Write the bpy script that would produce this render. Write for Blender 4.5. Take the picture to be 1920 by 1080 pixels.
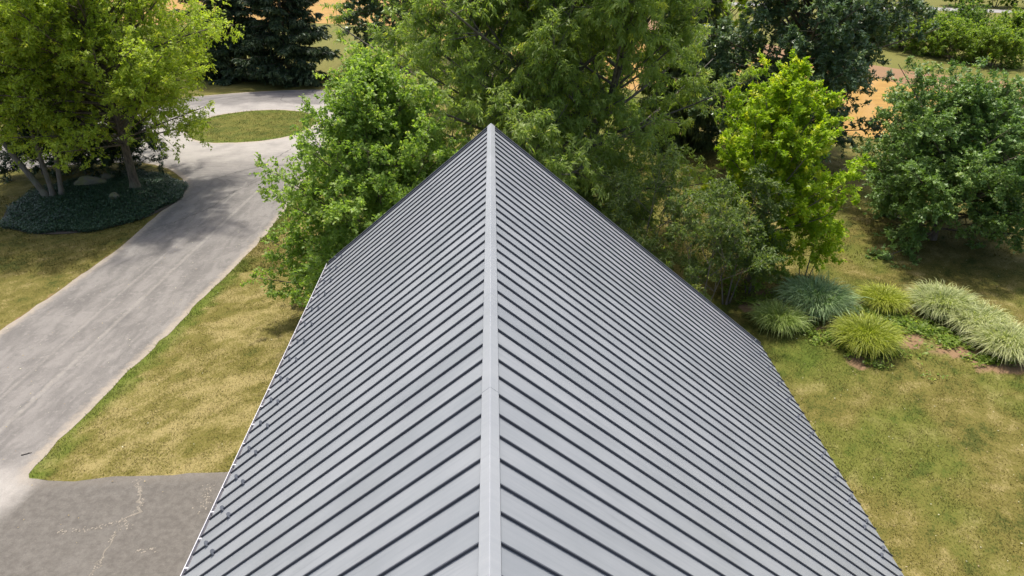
import bpy, bmesh, math, random
import numpy as np
from mathutils import Vector, Matrix
from mathutils.geometry import delaunay_2d_cdt

for o in list(bpy.data.objects): bpy.data.objects.remove(o, do_unlink=True)
SC = bpy.context.scene
COL = SC.collection
RAD = math.radians

# ------------------------------------------------------------------ camera
CAM_Z = 16.0
cd = bpy.data.cameras.new('camera'); cam = bpy.data.objects.new('camera', cd); COL.objects.link(cam)
cam.location = (0, 0, CAM_Z)
cam.rotation_euler = (RAD(90 - 28.91), 0, RAD(-1.49))
cd.sensor_width = 36.0; cd.lens = 24.0; cd.clip_start = 0.1; cd.clip_end = 3000
SC.camera = cam
SC.cycles.max_bounces = 12; SC.cycles.diffuse_bounces = 6

# ------------------------------------------------------------------ sky, sun, exposure
SUN_AZ = -10.0      # degrees right of the ridge direction (+Y)
SUN_EL = 72.0
w = bpy.data.worlds.new('World'); SC.world = w; w.use_nodes = True
nt = w.node_tree
sky = nt.nodes.new('ShaderNodeTexSky'); sky.sky_type = 'NISHITA'; sky.sun_disc = False
sky.sun_elevation = RAD(SUN_EL); sky.sun_rotation = RAD(SUN_AZ)
sky.air_density = 1.0; sky.dust_density = 5.0; sky.ozone_density = 1.0
nt.links.new(sky.outputs[0], nt.nodes['Background'].inputs[0])
nt.nodes['Background'].inputs[1].default_value = 0.15
ld = bpy.data.lights.new('sun', 'SUN'); sun = bpy.data.objects.new('sun', ld); COL.objects.link(sun)
ld.energy = 3.1; ld.angle = RAD(3.0); ld.color = (1.0, 0.95, 0.86)
sd = Vector((math.sin(RAD(SUN_AZ)) * math.cos(RAD(SUN_EL)), math.cos(RAD(SUN_AZ)) * math.cos(RAD(SUN_EL)), math.sin(RAD(SUN_EL))))
sun.rotation_euler = sd.to_track_quat('Z', 'Y').to_euler(); sun.location = (0, 40, 60)
vs = SC.view_settings
vs.view_transform = 'Standard'; vs.look = 'None'; vs.gamma = 1.0; vs.exposure = 0.76; vs.use_curve_mapping = False

# ------------------------------------------------------------------ small helpers
def tag(o, label=None, cat=None, group=None, kind=None):
    if label: o['label'] = label
    if cat: o['category'] = cat
    if group: o['group'] = group
    if kind: o['kind'] = kind
    return o

def link(name, me, mat=None, parent=None, smooth=False):
    o = bpy.data.objects.new(name, me); COL.objects.link(o)
    if mat and me is not None and not me.materials: me.materials.append(mat)
    if parent: o.parent = parent
    if smooth: me.polygons.foreach_set('use_smooth', [True] * len(me.polygons))
    return o

def empty(name, loc=(0, 0, 0)):
    o = bpy.data.objects.new(name, None); COL.objects.link(o); o.location = loc; o.empty_display_size = .3
    return o

def mesh_np(name, V, F, attrs=None, uv=None):
    V = np.asarray(V, dtype=np.float32); F = np.asarray(F, dtype=np.int32)
    n, k = F.shape
    me = bpy.data.meshes.new(name)
    me.vertices.add(len(V)); me.vertices.foreach_set('co', V.ravel())
    me.loops.add(n * k); me.loops.foreach_set('vertex_index', F.ravel())
    me.polygons.add(n); me.polygons.foreach_set('loop_start', np.arange(0, n * k, k, dtype=np.int32))
    for nm, a in (attrs or {}).items():
        at = me.attributes.new(nm, 'FLOAT', 'POINT'); at.data.foreach_set('value', np.asarray(a, dtype=np.float32))
    me.update(calc_edges=True)
    return me

def mesh_py(name, V, F):
    me = bpy.data.meshes.new(name); me.from_pydata([tuple(v) for v in V], [], F); me.update(); return me

class Parts:                       # collects boxes / prisms into one mesh
    def __init__(s): s.V = []; s.F = []
    def box(s, x0, x1, y0, y1, z0, z1):
        b = len(s.V)
        s.V += [(x, y, z) for z in (z0, z1) for y in (y0, y1) for x in (x0, x1)]
        s.F += [[b + i for i in q] for q in ((0, 2, 3, 1), (4, 5, 7, 6), (0, 1, 5, 4), (2, 6, 7, 3), (0, 4, 6, 2), (1, 3, 7, 5))]
        return s
    def prism(s, prof, y0, y1):     # closed (x, z) outline pushed along y
        b = len(s.V); n = len(prof)
        s.V += [(x, y0, z) for x, z in prof] + [(x, y1, z) for x, z in prof]
        s.F += [[b + i, b + (i + 1) % n, b + n + (i + 1) % n, b + n + i] for i in range(n)]
        s.F += [[b + i for i in range(n)][::-1], [b + n + i for i in range(n)]]
        return s
    def mesh(s, name):
        me = mesh_py(name, s.V, s.F)
        bm = bmesh.new(); bm.from_mesh(me); bmesh.ops.recalc_face_normals(bm, faces=bm.faces); bm.to_mesh(me); bm.free()
        return me

def hash2(ix, iy, seed):
    n = (ix.astype(np.int64) * 374761393 + iy.astype(np.int64) * 668265263 + seed * 1442695041) & 0xffffffff
    n = ((n ^ (n >> 13)) * 1274126177) & 0xffffffff
    return ((n ^ (n >> 16)) & 0xffff) / 65535.0
def vnoise(x, y, seed=0):
    x = np.asarray(x, float); y = np.asarray(y, float)
    ix = np.floor(x); iy = np.floor(y); fx = x - ix; fy = y - iy
    fx = fx * fx * (3 - 2 * fx); fy = fy * fy * (3 - 2 * fy)
    a = hash2(ix, iy, seed); b = hash2(ix + 1, iy, seed); c = hash2(ix, iy + 1, seed); d = hash2(ix + 1, iy + 1, seed)
    return (a * (1 - fx) + b * fx) * (1 - fy) + (c * (1 - fx) + d * fx) * fy
def fbm(x, y, seed=0, o=4):
    s = 0; a = .5; t = 0
    for i in range(o):
        s = s + a * vnoise(np.asarray(x) * 2 ** i + 17.3 * i, np.asarray(y) * 2 ** i - 9.1 * i, seed + i); t += a; a *= .55
    return s / t
def sstep(a, b, x):
    t = np.clip((x - a) / (b - a), 0, 1); return t * t * (3 - 2 * t)
def inpoly(x, y, poly):
    r = np.zeros(len(x), bool); n = len(poly)
    for i in range(n):
        x0, y0 = poly[i]; x1, y1 = poly[(i + 1) % n]
        c = ((y0 > y) != (y1 > y))
        r ^= c & (x < (x1 - x0) * (y - y0) / ((y1 - y0) or 1e-9) + x0)
    return r
def distpoly(x, y, poly, closed=True):
    d = np.full(len(x), 1e9); n = len(poly)
    for i in range(n if closed else n - 1):
        x0, y0 = poly[i]; x1, y1 = poly[(i + 1) % n]
        dx, dy = x1 - x0, y1 - y0
        t = np.clip(((x - x0) * dx + (y - y0) * dy) / (dx * dx + dy * dy + 1e-12), 0, 1)
        d = np.minimum(d, np.hypot(x - x0 - t * dx, y - y0 - t * dy))
    return d
def smooth_poly(P, it=2, closed=True):       # corner cutting
    for _ in range(it):
        Q = []; n = len(P)
        for i in range(n):
            a = P[i]; b = P[(i + 1) % n]
            Q += [(a[0] * .75 + b[0] * .25, a[1] * .75 + b[1] * .25), (a[0] * .25 + b[0] * .75, a[1] * .25 + b[1] * .75)]
        P = Q
    return P

# ------------------------------------------------------------------ node helpers
class M:
    def __init__(s, name):
        s.m = bpy.data.materials.new(name); s.m.use_nodes = True; s.t = s.m.node_tree
        s.b = s.t.nodes['Principled BSDF']; s.out = s.t.nodes['Material Output']
    def n(s, typ, **kw):
        nd = s.t.nodes.new('ShaderNode' + typ)
        for k, v in kw.items():
            if hasattr(nd, k): setattr(nd, k, v)
        return nd
    def l(s, a, b): s.t.links.new(a, b)
    def put(s, sock, v):
        if isinstance(v, bpy.types.NodeSocket): s.l(v, sock)
        elif isinstance(v, (tuple, list)) and len(v) == 3 and sock.type == 'RGBA': sock.default_value = (*v, 1)
        else: sock.default_value = v
    def attr(s, name): return s.n('Attribute', attribute_name=name).outputs['Fac']
    def pos(s): return s.n('NewGeometry').outputs['Position']
    def mapping(s, v, scale=(1, 1, 1), rot=(0, 0, 0)):
        nd = s.n('Mapping'); s.l(v, nd.inputs[0]); nd.inputs['Scale'].default_value = scale; nd.inputs['Rotation'].default_value = rot
        return nd.outputs[0]
    def noise(s, v, scale, detail=4, rough=.55, out='Fac'):
        nd = s.n('TexNoise'); 
        if v is not None: s.l(v, nd.inputs['Vector'])
        nd.inputs['Scale'].default_value = scale; nd.inputs['Detail'].default_value = detail; nd.inputs['Roughness'].default_value = rough
        return nd.outputs[out]
    def vor(s, v, scale, feature='F1', out='Distance'):
        nd = s.n('TexVoronoi', feature=feature); s.l(v, nd.inputs['Vector']); nd.inputs['Scale'].default_value = scale
        return nd.outputs[out]
    def math(s, op, a, b=0.0, c=None, clamp=False):
        nd = s.n('Math', operation=op); nd.use_clamp = clamp
        s.put(nd.inputs[0], a); s.put(nd.inputs[1], b)
        if c is not None: s.put(nd.inputs[2], c)
        return nd.outputs[0]
    def rng(s, v, a, b, c=0.0, d=1.0):
        nd = s.n('MapRange', interpolation_type='SMOOTHSTEP'); s.put(nd.inputs[0], v)
        for i, x in enumerate((a, b, c, d)): nd.inputs[i + 1].default_value = x
        return nd.outputs[0]
    def mix(s, f, a, b, blend='MIX'):
        nd = s.n('Mix', data_type='RGBA', blend_type=blend); nd.clamp_factor = True
        s.put(nd.inputs[0], f); s.put(nd.inputs[6], a); s.put(nd.inputs[7], b)
        return nd.outputs[2]
    def bump(s, h, strength=.3, dist=.02, normal=None):
        nd = s.n('Bump'); nd.inputs['Strength'].default_value = strength; nd.inputs['Distance'].default_value = dist
        s.l(h, nd.inputs['Height'])
        if normal: s.l(normal, nd.inputs['Normal'])
        return nd.outputs[0]
    def set(s, **kw):
        for k, v in kw.items(): s.put(s.b.inputs[k.replace('_', ' ')], v)
        return s

def leaf_mat(name, a, b, young, trans=.55, rough=.45, tcol=None):
    m = M(name)
    c = m.mix(m.attr('rnd'), a, b); c = m.mix(m.attr('yng'), c, young)
    m.set(Base_Color=c, Roughness=rough); m.b.inputs['Specular IOR Level'].default_value = .35
    tr = m.n('BsdfTranslucent')
    tc = m.mix(1.0, c, tcol or (1.15, 1.25, .45), 'MULTIPLY'); m.l(tc, tr.inputs[0])
    mx = m.n('MixShader'); mx.inputs[0].default_value = trans
    m.l(m.b.outputs[0], mx.inputs[1]); m.l(tr.outputs[0], mx.inputs[2]); m.l(mx.outputs[0], m.out.inputs[0])
    return m.m

def bark_mat(name, a, b, scale=6):
    m = M(name); p = m.pos()
    n1 = m.noise(m.mapping(p, (1, 1, .25)), scale, 6, .65); n2 = m.noise(p, 1.3, 3)
    c = m.mix(m.rng(n1, .35, .65), a, b); c = m.mix(m.rng(n2, .5, .75, 0, .5), c, (.13, .14, .08))
    m.set(Base_Color=c, Roughness=.9, Normal=m.bump(n1, .8, .03)); return m.m

# ------------------------------------------------------------------ layout on the ground (metres; x right, y ahead)
DRIVE = [(-4.6, 1.5), (-4.6, 16.86), (-8.77, 16.82), (-11.8, 16.68), (-14.2, 16.52), (-15.0, 16.55), (-15.32, 16.9), (-15.2, 18.0),
         (-14.95, 20.0), (-14.56, 22.74), (-14.1, 26.0), (-13.72, 29.33), (-13.25, 32.6), (-12.93, 35.54), (-12.8, 39.5), (-12.9, 45.0), (-13.2, 51.3),
         (-13.2, 58.0), (-13.0, 63.0), (-13.6, 67.5), (-15.2, 70.6), (-17.5, 71.5), (-21.5, 71.2), (-26.0, 70.2), (-31.0, 68.0), (-34.0, 62.0), (-37.0, 56.0), (-45.0, 52.0), (-60.0, 51.0),
         (-60.0, 48.0), (-44.0, 46.6), (-36.0, 46.5), (-32.0, 47.6), (-27.0, 48.9), (-23.6, 47.6), (-21.6, 45.4), (-20.45, 43.4), (-20.25, 41.95), (-20.27, 38.84), (-20.35, 36.0),
         (-20.45, 33.34), (-20.95, 30.07), (-21.64, 25.7), (-22.2, 19.0), (-22.8, 1.5)]
ISLAND = smooth_poly([(-20.7, 53.1), (-18.2, 53.7), (-16.3, 55.1), (-15.3, 57.6), (-15.4, 60.3), (-16.8, 62.3), (-19.5, 63.4), (-22.5, 63.1), (-25.2, 61.3), (-26.2, 58.0), (-24.6, 54.6), (-22.8, 53.3)], 2)
BED_C = (-25.0, 41.0); BED_R = (5.0, 5.15)
def bed_t(x, y): return np.hypot((x - BED_C[0]) / BED_R[0], (y - BED_C[1]) / BED_R[1])
STUBBLE = [(-90, 116), (-30, 119), (-24, 118), (-15, 112), (2, 88), (20, 62), (31, 52.5), (40, 49), (52, 47), (70, 46), (70, 60), (52, 66), (43.5, 71), (40, 78), (30, 96), (10, 140), (-20, 190), (-90, 200)]
SOIL_STRIP = [(70, 60.2), (52, 66.2), (43.7, 71.2), (40.2, 78.2), (30.2, 96.2), (10.2, 140.2), (17, 142), (37, 98), (44.5, 83), (48.5, 77.5), (56, 72), (70, 66)]
ROAD_C = [(-60, 171), (20, 150), (77.9, 136.0), (94.3, 130.2), (160, 107)]
SEAM_W = .4064
HOUSE = [(-5.2, -6.0), (9.1, -6.0), (9.1, 20.0), (-5.2, 20.0)]
CLUMPS = [(12.2, 25.0), (14.3, 26.2), (17.4, 26.2), (15.3, 23.4), (19.8, 25.7), (20.6, 24.4), (20.9, 22.9)]
SOIL_SPOTS = [(17.3, 24.0, 1.2, .7), (18.9, 23.0, 1.3, .5), (19.6, 21.9, .9, .5), (14.4, 24.7, .7, .5), (15.0, 22.4, 1.1, .55), (11.8, 26.6, .8, .9), (20.6, 21.8, .9, .5), (13.0, 27.6, 1.2, .8)]

def ground_z(x, y):
    x = np.asarray(x, float); y = np.asarray(y, float)
    z = .30 * np.exp(-(((x - 16.8) / 5.5) ** 2 + ((y - 26.0) / 2.6) ** 2))            # low planting bank
    t = bed_t(x, y); z = z + .25 * sstep(1.0, .35, t)
    return z

def lawn_field(x, y):
    x = np.asarray(x, float); y = np.asarray(y, float)
    a = fbm(x * .16, y * .16, 3, 4); c = fbm(x * 2.6, y * 2.6, 23, 3)
    u_ = x * .88 + y * .47; v_ = -x * .47 + y * .88
    b = fbm(u_ * .55 + 3, v_ * 1.5, 11, 4); b2 = fbm(x * .9, y * .9, 91, 3)
    left = sstep(-4, -8, x) * sstep(-19, -15, x) * sstep(38, 30, y)
    dry = .44 + .25 * (a - .5) + .65 * (b - .5) + .3 * (b2 - .5) + .9 * (c - .5) + .20 * left
    dr = distpoly(x.ravel(), y.ravel(), DRIVE[6:17], False).reshape(x.shape)
    lush = sstep(.95, .15, dr + (c - .5) * .9) * sstep(.35, .6, fbm(x * .5, y * .5, 71, 2) + .12) * (x > -16)
    lush = np.maximum(lush, .75 * np.exp(-(((x - 12.6) / 2.6) ** 2 + ((y - 22.7) / 1.9) ** 2)))
    lush = np.maximum(lush, .5 * sstep(.5, .7, fbm(x * .35 + 9, y * .35, 53, 3)) * (x > 8))
    isl = inpoly(x.ravel(), y.ravel(), ISLAND).reshape(x.shape)
    lush = np.where(isl, .30 + .5 * sstep(1.2, .2, distpoly(x.ravel(), y.ravel(), ISLAND).reshape(x.shape)), lush)
    dry = np.where(isl, dry * .75, dry)
    soil = np.zeros_like(x)
    for sx, sy, r, q in SOIL_SPOTS:
        soil = np.maximum(soil, 1.0 * sstep(1.1, .45, np.hypot((x - sx) / r, (y - sy) / (r * q)) + (c - .5) * 1.1))
    edge = sstep(.30, .05, distpoly(x.ravel(), y.ravel(), DRIVE).reshape(x.shape) + (c - .5) * .35)
    soil = np.maximum(soil, edge * .55 * sstep(-16, -20, x))
    return np.clip(dry, 0, 1), np.clip(lush, 0, 1), np.clip(soil, 0, 1)

# ------------------------------------------------------------------ ground sheet
def lawn_mat(name, blades=False):
    m = M(name); p = m.pos()
    dry = m.attr('dry'); lush = m.attr('lush'); soil = m.attr('soil')
    f1 = m.noise(p, 3.0, 6, .65); f2 = m.noise(m.mapping(p, (1, .55, 1), (0, 0, .5)), 14, 5, .7); f3 = m.noise(p, .045, 3)
    d = m.math('ADD', dry, m.math('MULTIPLY', m.math('SUBTRACT', f1, .5), .7))
    d = m.math('ADD', d, m.math('MULTIPLY', m.math('SUBTRACT', f2, .5), 1.0 if blades else 1.5))
    c = m.mix(m.rng(d, .05, .45), (.052, .061, .013), (.117, .103, .026))
    c = m.mix(m.rng(d, .45, 1.0), c, (.232, .190, .078))
    c = m.mix(m.math('MULTIPLY', lush, .8), c, m.mix(f1, (.050, .084, .010), (.105, .145, .020)))
    if not blades:
        far = m.n('SeparateXYZ'); m.l(p, far.inputs[0])
        c = m.mix(m.rng(far.outputs[1], 60, 90, 0, .75), c, m.mix(f3, (.105, .115, .027), (.160, .148, .048)))
        c = m.mix(m.rng(m.math('ADD', soil, m.math('MULTIPLY', m.math('SUBTRACT', f1, .5), .8)), .3, .8), c, m.mix(f2, (.13, .078, .042), (.26, .170, .100)))
        h = m.math('ADD', f2, m.math('MULTIPLY', f1, 1.2))
        m.set(Base_Color=c, Roughness=.95, Normal=m.bump(h, .6, .04)); m.b.inputs['Specular IOR Level'].default_value = .1
        return m.m
    r = m.attr('rnd')
    c = m.mix(1.0, c, m.mix(r, (.92, .93, .9), (1.45, 1.40, 1.35)), 'MULTIPLY')
    m.set(Base_Color=c, Roughness=.7); m.b.inputs['Specular IOR Level'].default_value = .15
    tr = m.n('BsdfTranslucent'); m.l(c, tr.inputs[0]); mx = m.n('MixShader'); mx.inputs[0].default_value = .3
    m.l(m.b.outputs[0], mx.inputs[1]); m.l(tr.outputs[0], mx.inputs[2]); m.l(mx.outputs[0], m.out.inputs[0])
    return m.m

def axis_pts(lo, hi, fine0, fine1, step, far):
    mid = list(np.arange(fine0, fine1 + 1e-6, step)); a = []; s = step; v = fine0
    while v > lo: s *= 1.25; v -= s; a.append(max(v, lo))
    b = []; s = step; v = mid[-1]
    while v < hi: s *= 1.25; v += s; b.append(min(v, hi))
    return np.array(a[::-1] + mid + b)
gx = axis_pts(-900, 900, -32, 30, .30, 0); gy = axis_pts(-400, 1600, 8, 72, .34, 0)
GX, GY = np.meshgrid(gx, gy)
GZ = ground_z(GX, GY)
V = np.stack([GX.ravel(), GY.ravel(), GZ.ravel()], 1)
nx, ny = len(gx), len(gy)
ii = (np.arange(ny - 1)[:, None] * nx + np.arange(nx - 1)[None, :]).ravel()
F = np.stack([ii, ii + 1, ii + nx + 1, ii + nx], 1)
dry, lush, soil = lawn_field(GX.ravel(), GY.ravel())
MAT_LAWN = lawn_mat('lawn_ground')
g = link('ground', mesh_np('ground', V, F, {'dry': dry, 'lush': lush, 'soil': soil}), MAT_LAWN, smooth=True)
tag(g, 'mown lawn of mixed green and straw-coloured dry grass around the building', kind='structure')

def sheet(name, outline, z, step, mat, label, holes=(), attrf=None):
    P = [tuple(p) for p in outline]
    def dens(Q, s):
        R = []
        for i in range(len(Q)):
            a, b = Q[i], Q[(i + 1) % len(Q)]; n = max(1, int(math.hypot(b[0] - a[0], b[1] - a[1]) / s))
            R += [(a[0] + (b[0] - a[0]) * k / n, a[1] + (b[1] - a[1]) * k / n) for k in range(n)]
        return R
    loops = [dens(P, step)] + [dens(list(h), step) for h in holes]
    pts = []; edges = []
    for L in loops:
        b = len(pts); pts += L; edges += [(b + i, b + (i + 1) % len(L)) for i in range(len(L))]
    xs = [p[0] for p in P]; ys = [p[1] for p in P]
    X, Y = np.meshgrid(np.arange(min(xs), max(xs), step), np.arange(min(ys), max(ys), step))
    X = X.ravel() + (np.arange(X.size) % 7 - 3) * step * .03; Y = Y.ravel() + (np.arange(Y.size) % 5 - 2) * step * .04
    ok = inpoly(X, Y, P) & (distpoly(X, Y, P) > step * .5)
    for h in holes: ok &= ~inpoly(X, Y, list(h)) & (distpoly(X, Y, list(h)) > step * .5)
    pts += list(zip(X[ok], Y[ok]))
    vv, ee, ff, *_ = delaunay_2d_cdt([Vector(p) for p in pts], edges, [], 0, 1e-5)
    A = np.array([(v.x, v.y) for v in vv]); T = np.array(ff)
    c = A[T].mean(1); keep = inpoly(c[:, 0], c[:, 1], loops[0])
    for L in loops[1:]: keep &= ~inpoly(c[:, 0], c[:, 1], L)
    T = T[keep]
    e1 = A[T[:, 1]] - A[T[:, 0]]; e2 = A[T[:, 2]] - A[T[:, 0]]
    flip = (e1[:, 0] * e2[:, 1] - e1[:, 1] * e2[:, 0]) < 0
    T[flip] = T[flip][:, ::-1]
    V3 = np.column_stack([A, np.zeros(len(A)) + z])
    o = link(name, mesh_np(name, V3, T, attrf(A[:, 0], A[:, 1]) if attrf else None), mat)
    return tag(o, label, kind='structure')

# driveway -----------------------------------------------------------
rj = random.Random(5)
def rough_edge(P, step=.45, amp=.07, seed=1):
    R = []
    for i in range(len(P)):
        a, b = P[i], P[(i + 1) % len(P)]; n = max(1, int(math.hypot(b[0] - a[0], b[1] - a[1]) / step))
        for k in range(n):
            x = a[0] + (b[0] - a[0]) * k / n; y = a[1] + (b[1] - a[1]) * k / n
            q = np.array([x]); r = np.array([y])
            R.append((x + amp * 2 * (float(fbm(q * 1.3, r * 1.3, seed, 3)[0]) - .5), y + amp * 2 * (float(fbm(q * 1.3, r * 1.3, seed + 9, 3)[0]) - .5)))
    return R
DRIVE_S = smooth_poly(DRIVE, 1)
DRIVE_R = rough_edge(DRIVE_S, .5, .16, 31)
ISL_R = rough_edge(ISLAND, .5, .12, 41)
def drive_attr(x, y):
    e = np.minimum(distpoly(x, y, DRIVE_S), distpoly(x, y, ISLAND))
    # course of the wheels: straight drive, then turning round the island
    ang = np.arctan2(y - 58.5, x + 20.5); rr = np.hypot(x + 20.5, y - 58.5)
    k = sstep(44, 52, y)
    xx = x + .0 - (y - 16) * .085
    cross = xx * (1 - k) + rr * k * 1.0; along = y * (1 - k) + ang * 9 * k
    n = fbm(x * .35, y * .35, 77, 3)
    loop = sstep(-32, -26, x) * sstep(42, 52, y) * sstep(67.5, 65, y + (n - .5) * 3)
    tip = np.exp(-(((x + 15.9) / 1.3) ** 2 + ((y - 15.9) / 1.9) ** 2))
    dust = np.clip(.75 * loop + .9 * tip + .35 * sstep(24, 12, y) * sstep(-15, -17, x), 0, 1)
    apron = sstep(-16.2, -14.2, x + (n - .5) * 1.8 + (16.8 - y) * .12) * sstep(17.5, 16.7, y)
    return {'edge': e, 'cross': cross, 'along': along, 'dust': dust, 'apron': apron}
m = M('worn_asphalt'); p = m.pos()
cr = m.attr('cross'); al = m.attr('along'); ed = m.attr('edge'); du = m.attr('dust'); ap = m.attr('apron')
cv = m.n('CombineXYZ'); m.l(m.math('ADD', cr, m.math('MULTIPLY', m.noise(p, .5, 3), 1.2)), cv.inputs[0]); m.l(m.math('ADD', m.math('MULTIPLY', al, .26), m.math('MULTIPLY', m.noise(p, .8, 3), .5)), cv.inputs[1])
st = m.noise(cv.outputs[0], 1.5, 5, .6); st2 = m.noise(cv.outputs[0], 5.5, 4, .6)
blot = m.noise(p, .55, 5, .6); gr = m.noise(p, 26, 4, .75); sp = m.vor(p, 19); mid = m.noise(p, 4, 5, .65)
c = m.mix(m.rng(st, .33, .66), (.122, .114, .106), (.182, .170, .157))
c = m.mix(m.rng(st2, .55, .75, 0, .28), c, (.235, .219, .198))
c = m.mix(m.rng(blot, .52, .72, 0, .5), c, (.098, .092, .087))
c = m.mix(m.rng(mid, .52, .74, 0, .6), c, (.225, .21, .19))
c = m.mix(m.rng(m.noise(p, 1.4, 6, .7), .56, .66, 0, .5), c, (.105, .098, .092))
# long paving joints
for t0, wd, stg in ((-17.75, .07, .75), (-19.05, .05, .5)):
    dd = m.math('ABSOLUTE', m.math('SUBTRACT', m.math('ADD', cr, m.math('MULTIPLY', m.math('SUBTRACT', mid, .5), .25)), t0))
    f = m.math('MULTIPLY', m.rng(dd, wd * 2.2, wd * .4), m.rng(mid, .32, .6, .12, stg * .6))
    c = m.mix(f, c, (.26, .242, .214))
    dk = m.math('MULTIPLY', m.rng(m.math('ABSOLUTE', m.math('SUBTRACT', dd, wd * 2.4)), wd, 0.0), m.rng(blot, .4, .6, 0, .3))
    c = m.mix(dk, c, (.10, .098, .098))
ca = m.mix(m.rng(mid, .3, .7), (.088, .080, .070), (.125, .115, .101)); ca = m.mix(m.rng(sp, .22, .05, 0, .55), ca, (.20, .18, .152))
ca = m.mix(m.rng(blot, .5, .7, 0, .35), ca, (.155, .145, .13))
c = m.mix(ap, c, ca)
dn = m.math('ADD', du, m.math('MULTIPLY', m.math('SUBTRACT', blot, .5), 1.1))
c = m.mix(m.rng(dn, .25, .95, 0, .85), c, m.mix(st2, (.245, .228, .205), (.36, .338, .308)))
en = m.math('ADD', ed, m.math('MULTIPLY', m.math('SUBTRACT', mid, .5), .75))
c = m.mix(m.math('MULTIPLY', m.rng(en, .50, .06, 0, .8), m.math('SUBTRACT', 1.0, m.math('MULTIPLY', ap, .85))), c, (.29, .248, .195))
c = m.mix(1.0, c, m.mix(gr, (.68, .68, .68), (1.32, 1.32, 1.32)), 'MULTIPLY')
m.set(Base_Color=c, Roughness=.9, Normal=m.bump(m.math('ADD', gr, m.math('MULTIPLY', sp, .5)), .35, .02)); m.b.inputs['Specular IOR Level'].default_value = .25
MAT_ASPHALT = m.m
drive = sheet('driveway', DRIVE_R, .012, .42, MAT_ASPHALT, 'worn pale grey asphalt driveway with a loop and darker parking apron', [ISL_R], drive_attr)

# pale crumbled crack across the apron: small raised flecks of gravel
rng = np.random.default_rng(4)
def flecks(paths, dens, name, colr):
    V = []; F = []
    for P, wd in paths:
        for i in range(len(P) - 1):
            a = np.array(P[i]); b = np.array(P[i + 1]); n = int(np.hypot(*(b - a)) * dens * wd * 10)
            for _ in range(n):
                t = rng.random(); q = a + (b - a) * t + rng.normal(0, wd * .45, 2); r = rng.uniform(.008, .032)
                k = rng.integers(4, 7); base = len(V); a0 = rng.random() * 6.28
                for j in range(k):
                    an = a0 + j * 6.283 / k; rr = r * rng.uniform(.6, 1.2)
                    V.append((q[0] + rr * math.cos(an), q[1] + rr * math.sin(an), .018))
                V.append((q[0], q[1], .018 + r * .35))
                for j in range(k): F.append((base + j, base + (j + 1) % k, base + k))
    return mesh_np(name, V, F)
m = M('crack_gravel'); p = m.pos(); m.set(Base_Color=m.mix(m.noise(p, 30, 3), (.16, .142, .115), (.27, .24, .195)), Roughness=.95)
cr_me = flecks([([(-11.65, 16.5), (-11.3, 16.0), (-11.0, 15.5), (-11.1, 15.05), (-11.35, 14.75)], .10), ([(-11.35, 14.75), (-11.0, 14.6)], .22), ([(-11.4, 14.8), (-12.2, 14.5), (-13.0, 14.45)], .12),
                ([(-11.3, 14.6), (-11.25, 14.1), (-11.3, 13.9)], .07), ([(-11.2, 13.6), (-11.25, 13.1), (-11.2, 12.8)], .07), ([(-9.9, 13.75), (-10.3, 13.7)], .12), ([(-9.2, 16.2), (-9.0, 15.2)], .25), ([(-8.75, 14.5), (-8.5, 14.5)], .13)], 38, 'crack', None)
tag(link('crack', cr_me, m.m, drive), kind='stuff')

def crack_ribbon(paths, name, colr, z, jit=.5, seed=3):
    rg = np.random.default_rng(seed); V = []; F = []
    for P, wd in paths:
        Q = [np.array(P[0], float)]
        for i in range(len(P) - 1):
            a, b = np.array(P[i], float), np.array(P[i + 1], float); L = np.hypot(*(b - a)); k = max(2, int(L / .14)); nn = np.array([-(b - a)[1], (b - a)[0]]) / L
            for j in range(1, k + 1): Q.append(a + (b - a) * j / k + nn * rg.normal(0, .035 * jit))
        b0 = len(V)
        for i, q in enumerate(Q):
            t = unit2(Q[min(i + 1, len(Q) - 1)] - Q[max(i - 1, 0)]); ww = wd * rg.uniform(.25, 1.3) * min(1, (i + .6) / 4, (len(Q) - i - .4) / 4) * .5
            V += [(q[0] - t[1] * ww, q[1] + t[0] * ww, z), (q[0] + t[1] * ww, q[1] - t[0] * ww, z)]
        F += [(b0 + 2 * i, b0 + 2 * i + 1, b0 + 2 * i + 3, b0 + 2 * i + 2) for i in range(len(Q) - 1)]
    mm = M(name + '_fill'); pp = mm.pos(); mm.set(Base_Color=mm.mix(mm.noise(pp, 22, 4), tuple(v_ * .7 for v_ in colr), tuple(v_ * 1.25 for v_ in colr)), Roughness=.95)
    return link('crack', mesh_np('crack', V, F), mm.m, drive)
def unit2(v_): return v_ / (np.hypot(*v_) + 1e-9)
crack_ribbon([([(-11.65, 16.6), (-11.3, 16.05), (-11.0, 15.5), (-11.1, 15.05), (-11.4, 14.75)], .10), ([(-11.3, 14.6), (-11.22, 14.1), (-11.3, 13.75), (-11.15, 13.2), (-11.25, 12.6)], .05)], 'pale_crack', (.165, .147, .120), .017, 1.6)
crack_ribbon([([(-19.3, 44.6), (-18.2, 46.0), (-17.0, 47.2), (-16.2, 49.4), (-15.6, 51.6)], .09), ([(-17.0, 47.2), (-15.2, 47.6), (-14.0, 48.6)], .06), ([(-20.1, 36.0), (-18.9, 37.4), (-17.5, 39.6), (-17.1, 42.0), (-16.0, 44.5)], .06),
              ([(-24.5, 68.9), (-21.0, 69.6), (-17.2, 69.0), (-15.0, 66.5)], .10), ([(-21.0, 69.6), (-20.6, 67.0), (-18.8, 65.2)], .08)], 'dark_crack', (.085, .079, .073), .018, 1.2, 8)

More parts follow.
